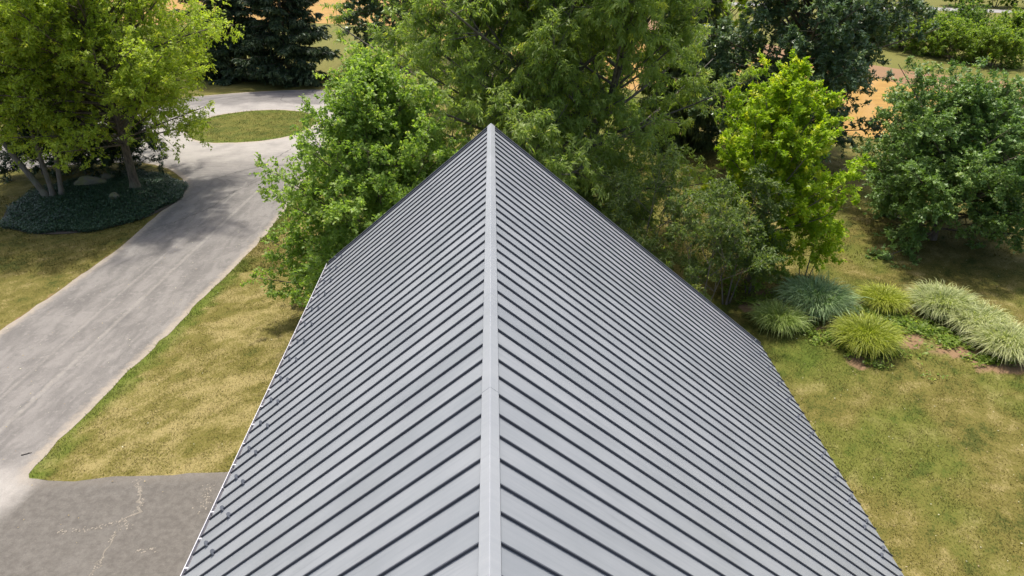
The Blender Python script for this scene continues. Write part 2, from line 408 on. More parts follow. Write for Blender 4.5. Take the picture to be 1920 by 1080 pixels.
# stubble field, soil strip, far road -----------------------------------
m = M('wheat_stubble'); p = m.pos()
mp = m.mapping(p, (1, 1, 1), (0, 0, RAD(-62))); sx = m.n('SeparateXYZ'); m.l(mp, sx.inputs[0])
nw = m.noise(p, .12, 4); n2 = m.noise(m.mapping(p, (.18, 1, 1), (0, 0, RAD(-62))), 1.1, 6, .7)
wv = m.math('SINE', m.math('ADD', m.math('MULTIPLY', sx.outputs[1], 2.6), m.math('MULTIPLY', nw, 9)))
c = m.mix(m.rng(n2, .3, .7), (.22, .118, .020), (.32, .188, .038)); c = m.mix(m.rng(wv, .1, .9, 0, .55), c, (.30, .175, .05)); c = m.mix(m.rng(nw, .5, .7, 0, .5), c, (.26, .15, .05))
m.set(Base_Color=c, Roughness=.95, Normal=m.bump(n2, .8, .15)); MAT_ST = m.m
sheet('stubble_field', rough_edge(STUBBLE, 2.0, .6, 3), .02, 6, MAT_ST, 'golden harvested grain stubble field beyond the lawn')
m = M('bare_soil'); p = m.pos(); n1 = m.noise(m.mapping(p, (1, .3, 1), (0, 0, .5)), .8, 6, .7)
m.set(Base_Color=m.mix(n1, (.14, .072, .032), (.23, .135, .06)), Roughness=.95, Normal=m.bump(n1, .8, .1))
sheet('soil_strip', rough_edge(SOIL_STRIP, 2.0, .5, 7), .028, 5, m.m, 'strip of bare reddish soil along the far edge of the stubble field')
m = M('far_road_surface'); p = m.pos(); m.set(Base_Color=m.mix(m.noise(p, .8, 4), (.20, .19, .185), (.27, .26, .25)), Roughness=.85)
def ribbon(C, wl):
    L = []; R = []
    for i, (x, y) in enumerate(C):
        a = C[max(0, i - 1)]; b = C[min(len(C) - 1, i + 1)]; d = Vector((b[0] - a[0], b[1] - a[1])).normalized()
        L.append((x - d.y * wl / 2, y + d.x * wl / 2)); R.append((x + d.y * wl / 2, y - d.x * wl / 2))
    return R + L[::-1]
sheet('far_road', ribbon(ROAD_C, 5.0), .03, 4, m.m, 'pale country road crossing the fields in the distance')

# ------------------------------------------------------------------ the building
RX, RZ, YE, YB = -.10, 10.41, 20.15, -6.0
LE, RE = -5.46, 9.37
TAN = .8365; SL = math.atan(TAN); COS, SIN = math.cos(SL), math.sin(SL)
house = empty('metal_roofed_building', (0, 7, 0))
tag(house, 'long building with a grey standing-seam metal gable roof and white gutter', 'building')
def hlink(name, me, mat, parent=None, smooth=False):
    o = link(name, me, mat, parent or house, smooth)
    if parent is None: o.matrix_parent_inverse = Matrix.Translation((0, -7, 0))
    return o
def paint(name, ca, cb, rough=.42, metallic=.0, streak=True):
    m = M(name); p = m.pos(); oi = m.n('ObjectInfo').outputs['Random']
    n1 = m.noise(p, .9, 4); n2 = m.noise(m.mapping(p, (.5, 9, .5)), 1.6, 4); n3 = m.noise(p, 55, 3, .7)
    f = m.math('ADD', m.math('MULTIPLY', n1, .45), m.math('ADD', m.math('MULTIPLY', n2, .35), m.math('MULTIPLY', oi, .2)))
    c = m.mix(m.rng(f, .25, .75), ca, cb)
    n4 = m.noise(m.mapping(p, (.9, 14, .9)), 1.0, 5, .65); n5 = m.noise(p, .23, 3)
    c = m.mix(m.math('MULTIPLY', m.rng(n4, .5, .72), m.rng(n5, .35, .65, .15, .55)), c, tuple(v_ * .80 for v_ in ca))
    c = m.mix(1.0, c, m.mix(n3, (.96, .96, .96), (1.04, 1.04, 1.04)), 'MULTIPLY')
    hgt = m.math('ADD', m.math('MULTIPLY', n1, 1.0), m.math('MULTIPLY', n2, .5))
    m.set(Base_Color=c, Metallic=metallic, Roughness=m.rng(n1, .3, .7, rough - .05, rough + .08), Normal=m.bump(hgt, .22, .02))
    return m.m
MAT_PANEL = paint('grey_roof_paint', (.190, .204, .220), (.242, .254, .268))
MAT_SEAM = paint('seam_dark', (.050, .054, .068), (.068, .073, .088))  # seams and edge trim darker than the panels
MAT_CAP = paint('ridge_paint', (.245, .258, .274), (.285, .296, .309))
MAT_WHITE = paint('white_trim', (.46, .46, .49), (.52, .52, .54), .4)
MAT_GUARD = paint('snow_guard_grey', (.075, .085, .105), (.115, .127, .15), .3)
m = M('siding'); p = m.pos(); m.set(Base_Color=m.mix(m.noise(m.mapping(p, (4, 4, .3)), 2, 4), (.50, .49, .46), (.58, .57, .54)), Roughness=.8); MAT_SIDING = m.m
m = M('gutter_inside_shade'); m.set(Base_Color=(.10, .095, .105), Roughness=.7); MAT_GUT = m.m  # dark colour stands in for the shade inside the gutter

zl = RZ - (RX - LE) * TAN; zr = RZ - (RE - RX) * TAN
wl, wr, yf, yb = LE + .35, RE - .35, YE - .30, YB + .30
def zroof(x): return RZ - abs(x - RX) * TAN
dn_ = .16
hlink('wall', Parts().box(wl, wl + .15, yb, yf, 0, zroof(wl) - dn_).mesh('wall'), MAT_SIDING)
hlink('wall', Parts().box(wr - .15, wr, yb, yf, 0, zroof(wr) - dn_).mesh('wall'), MAT_SIDING)
for ya, yb_ in ((yf - .15, yf), (yb, yb + .15)):
    hlink('gable_wall', Parts().prism([(wl + .152, 0), (wr - .152, 0), (wr - .152, zroof(wr) - dn_ - .01), (RX, RZ - dn_), (wl + .152, zroof(wl) - dn_ - .01)], ya, yb_).mesh('gable_wall'), MAT_SIDING)

def frame(side):          # local axes of a slope: origin on the ridge, u down the slope, v along y, n outward
    s = -1 if side == 'l' else 1
    return Vector((s * COS, 0, -SIN)), Vector((0, 1, 0)), Vector((s * SIN, 0, COS))
def slope_pts(side, P):
    u, v, n = frame(side); o = Vector((RX, 0, RZ))
    return [o + u * a + v * b + n * c for a, b, c in P]
def slope_box(side, u0, u1, v0, v1, n0, n1):
    return slope_pts(side, [(a, b, c) for c in (n0, n1) for b in (v0, v1) for a in (u0, u1)])
BOXF = [(0, 2, 3, 1), (4, 5, 7, 6), (0, 1, 5, 4), (2, 6, 7, 3), (0, 4, 6, 2), (1, 3, 7, 5)]
def fix(me):
    bm = bmesh.new(); bm.from_mesh(me); bmesh.ops.recalc_face_normals(bm, faces=bm.faces); bm.to_mesh(me); bm.free(); return me
SH = .042           # seam height
Y0 = 4.44
k_lo = int(math.floor((YB - Y0) / SEAM_W)) + 1; k_hi = int(math.floor((YE - .10 - Y0) / SEAM_W))

def guard_mesh():
    # clamp block on the seam and an upright rounded paddle across it (local: x down slope, y along ridge, z normal)
    bm = bmesh.new()
    def bx(x0, x1, y0, y1, z0, z1):
        r = bmesh.ops.create_cube(bm, size=1)
        for v_ in r['verts']: v_.co = Vector(((x0 + x1) / 2 + v_.co.x * (x1 - x0), (y0 + y1) / 2 + v_.co.y * (y1 - y0), (z0 + z1) / 2 + v_.co.z * (z1 - z0)))
    bx(-.030, .026, -.019, .019, .010, .054)
    N = 14; pr = []
    for i in range(N + 1):
        a = math.pi * (i / N) * 1.0
        pr.append((.055 * math.cos(a), .058 + .05 * math.sin(a)))
    pr += [(-.050, .012), (-.015, .006), (.015, .006), (.050, .012)]
    A = [bm.verts.new((-.045, y, z)) for y, z in pr]; B = [bm.verts.new((-.037, y, z)) for y, z in pr]
    bm.faces.new(A); bm.faces.new(B[::-1])
    for i in range(len(pr)): bm.faces.new((A[i], B[i], B[(i + 1) % len(pr)], A[(i + 1) % len(pr)]))
    r = bmesh.ops.create_cone(bm, cap_ends=True, segments=6, radius1=.009, radius2=.009, depth=.02)
    for v_ in r['verts']: v_.co = Vector((v_.co.x, .034 + v_.co.z, .036 + v_.co.y))
    bmesh.ops.recalc_face_normals(bm, faces=bm.faces)
    me = bpy.data.meshes.new('snow_guard'); bm.to_mesh(me); bm.free(); return me
GUARD = guard_mesh(); GUARD.materials.append(MAT_GUARD)

for side, reach in (('l', RX - LE), ('r', RE - RX)):
    LS = reach / COS
    u, v, n = frame(side)
    deck = hlink('roof_slope', fix(mesh_py('roof_slope', slope_box(side, .02, LS - .03, YB + .02, YE - .03, -.10, -.004), BOXF)), MAT_SIDING)
    tag(deck, ('shorter left' if side == 'l' else 'longer right') + ' slope of the standing-seam roof')
    pan = fix(mesh_py('panel', slope_box(side, .05, LS, .004, SEAM_W - .004, 0, .004), BOXF)); pan.materials.append(MAT_PANEL)
    q = .009
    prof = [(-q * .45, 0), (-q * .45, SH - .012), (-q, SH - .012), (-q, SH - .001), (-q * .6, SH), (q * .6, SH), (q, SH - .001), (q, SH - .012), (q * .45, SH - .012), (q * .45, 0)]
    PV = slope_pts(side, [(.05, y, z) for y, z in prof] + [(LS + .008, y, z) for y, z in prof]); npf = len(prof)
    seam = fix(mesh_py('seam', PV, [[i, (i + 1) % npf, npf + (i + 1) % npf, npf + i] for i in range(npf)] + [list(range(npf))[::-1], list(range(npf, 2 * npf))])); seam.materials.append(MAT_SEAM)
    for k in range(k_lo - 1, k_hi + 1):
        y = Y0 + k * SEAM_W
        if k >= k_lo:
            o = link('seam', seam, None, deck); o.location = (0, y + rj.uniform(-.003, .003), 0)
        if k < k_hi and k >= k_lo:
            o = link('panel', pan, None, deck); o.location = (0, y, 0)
        # snow guards: staggered, one on every seam
        if k >= k_lo:
            d = (.38 if k % 2 == 0 else .78) if side == 'l' else (.40 if k % 2 == 0 else .80)
            pt = slope_pts(side, [(LS - d, y, 0)])[0]
            o = link('snow_guard', GUARD, None, deck)
            o.matrix_local = Matrix(((u.x, v.x, n.x, pt.x), (u.y, v.y, n.y, pt.y), (u.z, v.z, n.z, pt.z), (0, 0, 0, 1))) @ Matrix.Diagonal((.95, .9, .95, 1))
    # the cut panels at either end and the rake trim
    yl = Y0 + k_hi * SEAM_W
    link('panel', fix(mesh_py('panel', slope_box(side, .05, LS, yl + .004, YE - .055, 0, .004), BOXF)), MAT_PANEL, deck)
    link('panel', fix(mesh_py('panel', slope_box(side, .05, LS, YB + .055, Y0 + k_lo * SEAM_W - .004, 0, .004), BOXF)), MAT_PANEL, deck)
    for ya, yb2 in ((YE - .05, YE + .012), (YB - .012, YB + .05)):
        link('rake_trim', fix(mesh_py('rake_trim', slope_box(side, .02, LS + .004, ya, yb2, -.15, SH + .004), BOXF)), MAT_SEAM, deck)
    if side == 'r':
        link('eave_trim', fix(mesh_py('eave_trim', slope_box(side, LS - .028, LS - .006, YB + .06, YE - .06, -.15, -.002), BOXF)), MAT_SEAM, deck)
    else:
        link('fascia', fix(mesh_py('fascia', slope_box(side, LS - .028, LS - .012, YB + .06, YE - .06, -.17, -.002), BOXF)), MAT_WHITE, deck)
# ridge cap in ten-foot lengths
cw = .112; lift = SH + .008
yj = [YE + .02, 16.25, 13.28, 10.28, 7.29, 4.3, 1.3, -1.7, -4.7, YB - .02]
for i in range(len(yj) - 1):
    a, b = yj[i + 1], yj[i]
    up = lift + (.0015 if i % 2 else 0)
    top = RZ + up / COS
    pr = [(RX - cw, top - cw * TAN), (RX - .006, top - .003), (RX, top), (RX + .006, top - .003), (RX + cw, top - cw * TAN), (RX + cw + .004, top - cw * TAN - .045), (RX + cw, top - cw * TAN - .045), (RX + cw - .003, top - cw * TAN - .003), (RX, top - .0035),
          (RX - cw + .003, top - cw * TAN - .003), (RX - cw, top - cw * TAN - .045), (RX - cw - .004, top - cw * TAN - .045)]
    hlink('ridge_cap', Parts().prism(pr, a + .003, b + .0).mesh('ridge_cap'), MAT_CAP)
# gutter with hangers along the left eave
gz = zl - .02
gut = hlink('gutter', Parts().prism([(LE - .100, gz - .020), (LE - .094, gz - .05), (LE - .08, gz - .115), (LE - .004, gz - .115), (LE - .004, gz - .03), (LE - .008, gz - .03), (LE - .008, gz - .110), (LE - .077, gz - .110), (LE - .089, gz - .05), (LE - .086, gz - .020)], YB, YE - .02).mesh('gutter'), MAT_WHITE)
tag(gut, 'white metal gutter along the left eave')
hg = Parts().box(-.0855, -.009, -.014, .014, -.034, -.021).mesh('hanger'); hg.materials.append(MAT_WHITE)
y = YE - .35
while y > YB + .2:
    o = link('hanger', hg, None, gut); o.location = (LE, y, gz); y -= .64
hlink('gutter_shade', Parts().box(LE - .076, LE - .0085, YB + .01, YE - .03, gz - .1095, gz - .085).mesh('gutter_shade'), MAT_GUT, gut)  # added dark strip, paints the shade in the white trough

# ------------------------------------------------------------------ plants
def unit(a): return a / (np.linalg.norm(a, axis=-1, keepdims=True) + 1e-9)
def curve(o, d, L, b, s): return o + L[:, None] * (d * s[:, None] + b * (s * s)[:, None])
def tang(d, b, s): return unit(d + 2 * b * s[:, None])

def tubes(o, d, L, b, r0, r1, segs, sides):
    n = len(o); k = segs + 1
    s = np.linspace(0, 1, k)
    P = o[:, None] + L[:, None, None] * (d[:, None] * s[None, :, None] + b[:, None] * (s ** 2)[None, :, None])
    T = unit(d[:, None] + 2 * b[:, None] * s[None, :, None])
    ref = np.where(np.abs(T[..., 2:3]) > .8, np.array([1., 0, 0]), np.array([0, 0, 1.]))
    A = unit(np.cross(T, ref)); B = np.cross(T, A)
    r = r0[:, None] + (r1 - r0)[:, None] * s[None] ** .8
    an = np.arange(sides) * 2 * np.pi / sides
    R = P[:, :, None] + r[:, :, None, None] * (A[:, :, None] * np.cos(an)[None, None, :, None] + B[:, :, None] * np.sin(an)[None, None, :, None])
    V = R.reshape(-1, 3)
    base = (np.arange(n) * k * sides)[:, None, None] + (np.arange(segs) * sides)[None, :, None]
    j = np.arange(sides)[None, None]; j2 = (j + 1) % sides
    F = np.stack([base + j, base + j2, base + sides + j2, base + sides + j], -1).reshape(-1, 4)
    return V, F

def leaves(pos, axis, nrm, ln, wd, fold=.25, tri=False):
    side = unit(np.cross(axis, nrm)); nrm = np.cross(side, axis)
    if tri:
        e = pos + axis * (ln * .3)[:, None]
        V = np.stack([e - side * (wd * .5)[:, None] - axis * (ln * .3)[:, None], e + side * (wd * .5)[:, None], pos + axis * ln[:, None]], 1).reshape(-1, 3)
        return V, np.arange(3 * len(pos)).reshape(-1, 3)
    a = pos; t = pos + axis * ln[:, None]
    m_ = pos + axis * (ln * .45)[:, None] + nrm * (wd * fold)[:, None]
    l = m_ + side * (wd * .5)[:, None]; r = m_ - side * (wd * .5)[:, None]
    n = len(pos); V = np.stack([a, l, t, r], 1).reshape(-1, 3)
    i = np.arange(n)[:, None] * 4
    F = np.concatenate([i + np.array([[0, 2, 1]]), i + np.array([[0, 3, 2]])], 0)
    return V, F

def rvec(rng, n): return unit(rng.normal(size=(n, 3)))

def tree(name, label, cat, base, seed, H, R, prof, bark, leafm, n_leaf, leaf=(.11, .07), cb=.15, n1=60, elev=((0, 5), (.5, 30), (1, 70)), bend=.18, n2=3.0, l2=.42,
         n3=4.5, l3=(.35, .75), droop=.2, stems=None, r0=.2, young=.1, squash=(1, 1), off=(0, 0), spread=.10, top=.88, updir=.3, twig_up=.15, tri=False):
    rng = np.random.default_rng(seed)
    root = empty(name, (base[0], base[1], 0)); tag(root, label, cat)
    gz_ = float(ground_z(np.array([base[0]]), np.array([base[1]]))[0]); root.location.z = gz_ - .05
    stems = stems or [((0, 0), (.05, .02), 1.0, 1.0)]
    W = []; off_i = 0
    LO, LD, LL, LB, SZ = [], [], [], [], []
    tr_o, tr_d, tr_L, tr_b, tr_r = [], [], [], [], []
    for (ox, oy), (lx, ly), hs, rs in stems:
        d = np.array([lx, ly, 1.0]); L = np.linalg.norm(d) * H * top * hs; d = d / np.linalg.norm(d)
        b = np.array([-lx * .15, -ly * .15, .02]) + rng.normal(0, .02, 3) * [1, 1, 0]
        tr_o.append((ox, oy, 0)); tr_d.append(d); tr_L.append(L); tr_b.append(b); tr_r.append(r0 * rs)
        m1 = max(6, int(n1 / len(stems)))
        t = cb + (1 - cb) * ((np.arange(m1) + rng.random(m1)) / m1) ** .95
        o = curve(np.array([[ox, oy, 0]]), d[None], np.array([L]), b[None], t)
        tt = (t - cb) / (1 - cb)
        az = np.arange(m1) * 2.39996 + rng.normal(0, .35, m1) + rng.random() * 6
        el = np.radians(np.interp(tt, [e[0] for e in elev], [e[1] for e in elev]) + rng.normal(0, 7, m1))
        dd = np.stack([np.cos(az) * np.cos(el) * squash[0], np.sin(az) * np.cos(el) * squash[1], np.sin(el)], 1)
        ll = R * np.interp(tt, [q[0] for q in prof], [q[1] for q in prof]) * rng.uniform(.72, 1.12, m1) * (hs ** .5)
        LO.append(o); LD.append(dd); LL.append(ll); LB.append(np.array([0, 0, 1.]) * bend * rng.uniform(.5, 1.4, (m1, 1)) + rng.normal(0, .06, (m1, 3)))
    o1 = np.concatenate(LO); d1 = np.concatenate(LD); L1 = np.concatenate(LL); b1 = np.concatenate(LB)
    # second order
    cnt = np.maximum(3, (L1 * n2 * rng.uniform(.8, 1.2, len(L1))).astype(int)); pi = np.repeat(np.arange(len(L1)), cnt)
    s = .18 + .82 * rng.random(len(pi)) ** .8
    o2 = curve(o1[pi], d1[pi], L1[pi], b1[pi], s); T = tang(d1[pi], b1[pi], s)
    d2 = unit(T * rng.uniform(.3, .9, (len(pi), 1)) + rvec(rng, len(pi)) * .85 + np.array([0, 0, updir]))
    L2 = np.clip(l2 * L1[pi] * (1.15 - s) + .25, .3, 2.6) * rng.uniform(.7, 1.2, len(pi)); b2 = np.array([0, 0, -.12]) * rng.uniform(-.6, 1.5, (len(pi), 1)) * (1 if droop >= 0 else -1)
    # leaders: each primary's own tip counts as a second-order shoot
    # twigs
    cnt = np.maximum(2, (L2 * n3).astype(int)); qi = np.repeat(np.arange(len(L2)), cnt)
    s = .15 + .85 * rng.random(len(qi)) ** .75
    o3 = curve(o2[qi], d2[qi], L2[qi], b2[qi], s); T = tang(d2[qi], b2[qi], s)
    d3 = unit(T * .7 + rvec(rng, len(qi)) * .8 + np.array([0, 0, twig_up]))
    L3 = rng.uniform(l3[0], l3[1], len(qi)); b3 = np.tile(np.array([0, 0, -droop * .6]), (len(qi), 1))
    # leaves
    k = rng.integers(0, len(qi), n_leaf); s = rng.random(n_leaf) ** .8
    P = curve(o3[k], d3[k], L3[k], b3[k], s) + rng.normal(0, spread * .5, (n_leaf, 3)); T = tang(d3[k], b3[k], s)
    ax = unit(T * .5 + rvec(rng, n_leaf) * .75 + np.array([0, 0, -droop]))
    nr = unit(rvec(rng, n_leaf) * .65 + np.array([0, 0, .85]))
    ln = leaf[0] * rng.uniform(.65, 1.25, n_leaf); wd = ln * leaf[1] / leaf[0] * rng.uniform(.8, 1.2, n_leaf)
    P[:, 2] = np.maximum(P[:, 2], .08)
    VL, FL = leaves(P, ax, nr, ln, wd, .25, tri); vl = 3 if tri else 4
    clump = rng.random(len(L1))[pi][qi][k]; c2 = rng.random(len(L2))[qi][k]
    rn = np.clip(.35 * clump + .25 * c2 + .4 * rng.random(n_leaf), 0, 1)
    yg = ((rng.random(n_leaf) < young * .35) | ((rng.random(len(qi)) < young)[k] & (s > .3))).astype(float) * rng.uniform(.3, 1, n_leaf)
    crown = link('crown', mesh_np('crown', VL, FL, {'rnd': np.repeat(rn, vl), 'yng': np.repeat(yg, vl)}), leafm, root)
    tr_o = np.array(tr_o, float); tr_d = np.array(tr_d); tr_L = np.array(tr_L); tr_b = np.array(tr_b); tr_r = np.array(tr_r)
    parts = [tubes(tr_o, tr_d, tr_L, tr_b, tr_r, tr_r * .18, 14, 10)]
    fl = tubes(tr_o - np.array([0, 0, .05]), tr_d, tr_L * 0 + .7, tr_b * 0, tr_r * 1.5, tr_r * .95, 3, 10); parts.append(fl)
    rr = np.clip(.011 * L1 + .008, .012, .12) * (1.1 if r0 > .12 else .6)
    parts.append(tubes(o1, d1, L1, b1, rr, rr * .2, 6, 5))
    r2 = np.clip(.010 * L2 + .003, .005, .03); parts.append(tubes(o2, d2, L2, b2, r2, r2 * .3, 2, 3))
    V = []; F = []; n_ = 0
    for v_, f_ in parts: V.append(v_); F.append(f_ + n_); n_ += len(v_)
    link('trunk', mesh_np('trunk', np.concatenate(V), np.concatenate(F)), bark, root, smooth=True)
    return root

def spruce(name, label, base, seed, H, R, n_leaf, bark, leafm, needle=(.30, .07), whorl=.42, sweep=1.0):
    rng = np.random.default_rng(seed)
    root = empty(name, (*base, 0)); tag(root, label, 'tree')
    hs = []; z = .35
    while z < H - .3:
        hs += [z + rng.normal(0, .08) for _ in range(rng.integers(6, 9))]; z += whorl * rng.uniform(.8, 1.2)
    hs = np.array(hs); t = hs / H; n = len(hs)
    L1 = (R * np.clip(1.02 - t, .02, 1) ** .75 * rng.uniform(.7, 1.12, n)) * np.clip(.75 + t * 3, 0, 1) + .15
    az = rng.random(n) * 6.283; el = np.radians(np.interp(t, [0, .5, 1], [-14, -6, 45]) + rng.normal(0, 6, n))
    d1 = np.stack([np.cos(az) * np.cos(el), np.sin(az) * np.cos(el), np.sin(el)], 1)
    o1 = np.stack([0 * hs, 0 * hs, hs], 1); b1 = np.array([0, 0, .20]) * rng.uniform(.4, 1.3, (n, 1)) * (1 - t[:, None] * .8)
    cnt = np.maximum(4, (L1 * 7).astype(int)); pi = np.repeat(np.arange(n), cnt); s = .12 + .88 * rng.random(len(pi)) ** .8
    o2 = curve(o1[pi], d1[pi], L1[pi], b1[pi], s); T = tang(d1[pi], b1[pi], s)
    sd_ = unit(np.cross(T, [0, 0, 1.])) * rng.choice([-1, 1], len(pi))[:, None]
    d2 = unit(T * .75 + sd_ * rng.uniform(.3, 1, (len(pi), 1)) + np.array([0, 0, -.30 * sweep]) + rng.normal(0, .15, (len(pi), 3)))
    L2 = np.clip(.30 * L1[pi] * (1.25 - s), .2, 1.2); b2 = np.tile([0, 0, -.18 * sweep], (len(pi), 1))
    k = rng.integers(0, len(pi), n_leaf); s = rng.random(n_leaf)
    P = curve(o2[k], d2[k], L2[k], b2[k], s); T = tang(d2[k], b2[k], s)
    ax = unit(T * .8 + rvec(rng, n_leaf) * .55 + np.array([0, 0, -.25 * sweep])); nr = unit(rvec(rng, n_leaf) + np.array([0, 0, .6]))
    ln = needle[0] * rng.uniform(.6, 1.2, n_leaf)
    VL, FL = leaves(P, ax, nr, ln, ln * needle[1] / needle[0], .1, True)
    rn = np.clip(.4 * rng.random(n)[pi][k] + .6 * rng.random(n_leaf), 0, 1); tip = sstep(.75, 1, s) * .6
    link('crown', mesh_np('crown', VL, FL, {'rnd': np.repeat(rn, 3), 'yng': np.repeat(tip, 3)}), leafm, root)
    V, F = tubes(np.zeros((1, 3)), np.array([[0, 0, 1.]]), np.array([H]), np.zeros((1, 3)), np.array([.30]), np.array([.02]), 10, 9)
    V2, F2 = tubes(o1, d1, L1, b1, np.full(n, .035), np.full(n, .008), 4, 4)
    link('trunk', mesh_np('trunk', np.concatenate([V, V2]), np.concatenate([F, F2 + len(V)])), bark, root, smooth=True)
    return root

BK_GREY = bark_mat('grey_bark', (.085, .075, .062), (.17, .15, .125))
BK_BROWN = bark_mat('brown_bark', (.07, .055, .040), (.155, .122, .09), 9)
BK_PALE = bark_mat('pale_bark', (.10, .083, .064), (.19, .163, .13))
LF_LIND = leaf_mat('leaf_yellowish_green', (0.244, 0.329, 0.044), (0.458, 0.537, 0.076), (0.600, 0.600, 0.073))
LF_BIRCH = leaf_mat('leaf_birch', (0.256, 0.323, 0.049), (0.476, 0.525, 0.085), (0.600, 0.600, 0.073))
LF_PEAR = leaf_mat('leaf_fresh_green', (0.152, 0.252, 0.044), (0.326, 0.441, 0.100), (0.441, 0.504, 0.147))
LF_WILL = leaf_mat('leaf_narrow_olive', (0.168, 0.246, 0.054), (0.370, 0.459, 0.129), (0.600, 0.600, 0.078))
LF_OAK = leaf_mat('leaf_dark_oak', (0.067, 0.129, 0.056), (0.174, 0.235, 0.118), (0.258, 0.336, 0.146), .25, .32)
LF_LIME = leaf_mat('leaf_lime', (0.205, 0.335, 0.016), (0.43, 0.535, 0.03), (0.58, 0.57, 0.05), .5)
LF_MAPLE = leaf_mat('leaf_deep_green', (0.086, 0.172, 0.037), (0.207, 0.305, 0.081), (0.310, 0.402, 0.127), .32)
LF_SAPL = leaf_mat('leaf_sapling', (0.075, 0.125, 0.035), (0.18, 0.235, 0.072), (0.34, 0.36, 0.08))
LF_SPR = leaf_mat('needle_dark', (0.018, 0.04, 0.018), (0.058, 0.092, 0.038), (0.1, 0.14, 0.05), .12, .5)
LF_YEW = leaf_mat('needle_olive', (0.045, 0.075, 0.024), (0.125, 0.16, 0.052), (0.22, 0.24, 0.05), .2, .5)
LF_HEDGE = leaf_mat('leaf_hedge', (0.13, 0.21, 0.03), (0.27, 0.36, 0.06), (0.38, 0.43, 0.07))
LF_HEDGE2 = leaf_mat('leaf_hedge_dark', (0.085, 0.16, 0.034), (0.18, 0.265, 0.06), (0.26, 0.33, 0.07))

OVAL = [(0, .62), (.15, .88), (.35, 1.0), (.6, .86), (.82, .56), (1, .22)]
ROUND = [(0, .7), (.2, .95), (.45, 1.0), (.7, .84), (.88, .58), (1, .32)]
PYR = [(0, .75), (.12, 1.0), (.35, .86), (.6, .62), (.85, .36), (1, .2)]

# centre: big narrow-leaved tree behind the gable
tree('shade_tree', 'huge olive green narrow-leaved tree rising behind the far gable end', 'tree', (2.6, 35.0), 11, 18.5, 8.9, ROUND, BK_GREY, LF_WILL, 310000, (.265, .077), tri=True, cb=.07, n1=135,
     elev=((0, -6), (.4, 28), (1, 72)), bend=.18, n2=2.6, n3=4.2, droop=.55, r0=.34, young=.045, stems=[((0, 0), (.02, .0), 1.0, 1.0), ((.35, .1), (.42, -.05), .86, .75), ((-.3, .1), (-.36, .05), .88, .75)])
tree('shade_tree', 'deep green tree filling the gaps behind the huge olive tree', 'tree', (3.5, 50.0), 13, 15.5, 8.0, ROUND, BK_BROWN, LF_MAPLE, 70000, (.28, .18), tri=True, cb=.1, n1=80, elev=((0, -4), (.4, 25), (1, 75)), bend=.1, n2=2, n3=3, r0=.25)
# left of the gable: fresh green tree
tree('shade_tree', 'fresh green leafy tree crowding the left corner of the gable', 'tree', (-5.2, 26.8), 21, 10.9, 4.5, [(0, .95), (.12, 1.0), (.35, 1.0), (.6, .86), (.82, .56), (1, .22)], BK_BROWN, LF_PEAR, 125000, (.145, .10), cb=.04, n1=125,
     elev=((0, -10), (.12, 2), (.3, 20), (.6, 45), (1, 78)), bend=.14, n2=3.6, droop=.25, r0=.17, young=.08)
# lime maple
tree('young_maple', 'bright lime green young maple with grey trunk right of the roof', 'tree', (12.5, 29.4), 31, 10.0, 4.0, [(0, .72), (.12, 1.0), (.35, .90), (.55, .72), (.75, .50), (.9, .33), (1, .22)], BK_PALE, LF_LIME, 80000, (.145, .12), tri=True, cb=.24, n1=64,
     elev=((0, 18), (.3, 40), (.7, 58), (1, 82)), bend=.22, n2=3.4, l2=.30, droop=.12, r0=.14, young=.10, twig_up=.4)
# right maple
tree('maple', 'broad deep green maple spreading low at the right edge above shaded grass', 'tree', (24.3, 34.0), 41, 7.4, 5.7, [(0, .82), (.12, 1.0), (.4, .98), (.65, .80), (.85, .52), (1, .25)], BK_BROWN, LF_MAPLE, 130000, (.16, .125), tri=True, cb=.09, n1=90,
     elev=((0, 0), (.4, 28), (.7, 48), (1, 75)), bend=.16, n2=3.2, droop=.2, r0=.18, young=.06)
# dark oak
tree('oak', 'dark green oak with glossy leaves standing before the stubble field', 'tree', (20.6, 48.0), 51, 16.5, 8.0, ROUND, BK_BROWN, LF_OAK, 150000, (.26, .18), tri=True, cb=.08, n1=85,
     elev=((0, -8), (.4, 20), (.7, 45), (1, 75)), bend=.10, n2=2.4, n3=3.4, droop=.15, r0=.30, young=.08)
# trees of the left planting island
tree('linden', 'large yellowish green tree with brown trunk beside the driveway curve', 'tree', (-23.2, 42.3), 61, 14.5, 8.5, [(0, .72), (.15, .95), (.4, 1.0), (.7, .9), (.88, .68), (1, .4)], BK_BROWN, LF_LIND, 165000, (.17, .12), tri=True, cb=.22, n1=95,
     elev=((0, 14), (.35, 28), (.7, 46), (1, 75)), bend=.02, n2=2.8, droop=.4, r0=.30, young=.07, stems=[((0, 0), (.04, -.02), 1, 1)])
tree('birch_clump', 'pale multi-stemmed birch with one trunk leaning left in the planting bed', 'tree', (-27.7, 41.0), 71, 14.0, 5.6, OVAL, BK_PALE, LF_BIRCH, 100000, (.165, .11), tri=True, cb=.42, n1=90,
     elev=((0, 10), (.5, 38), (1, 75)), bend=.08, n2=2.8, droop=.45, r0=.21, young=.05, stems=[((-.35, .05), (-.62, .18), .85, 1.0), ((0, 0), (-.06, .1), 1.0, .8), ((.42, .12), (.10, .12), .95, .75)])
tree('linden', 'shaded tree with dark trunk standing behind the pale birch stems', 'tree', (-29.0, 47.2), 81, 13.5, 6.5, ROUND, BK_BROWN, LF_LIND, 80000, (.20, .14), tri=True, cb=.16, n1=70, elev=((0, 0), (.5, 30), (1, 75)), bend=.1, n2=2.4, droop=.35, r0=.22)
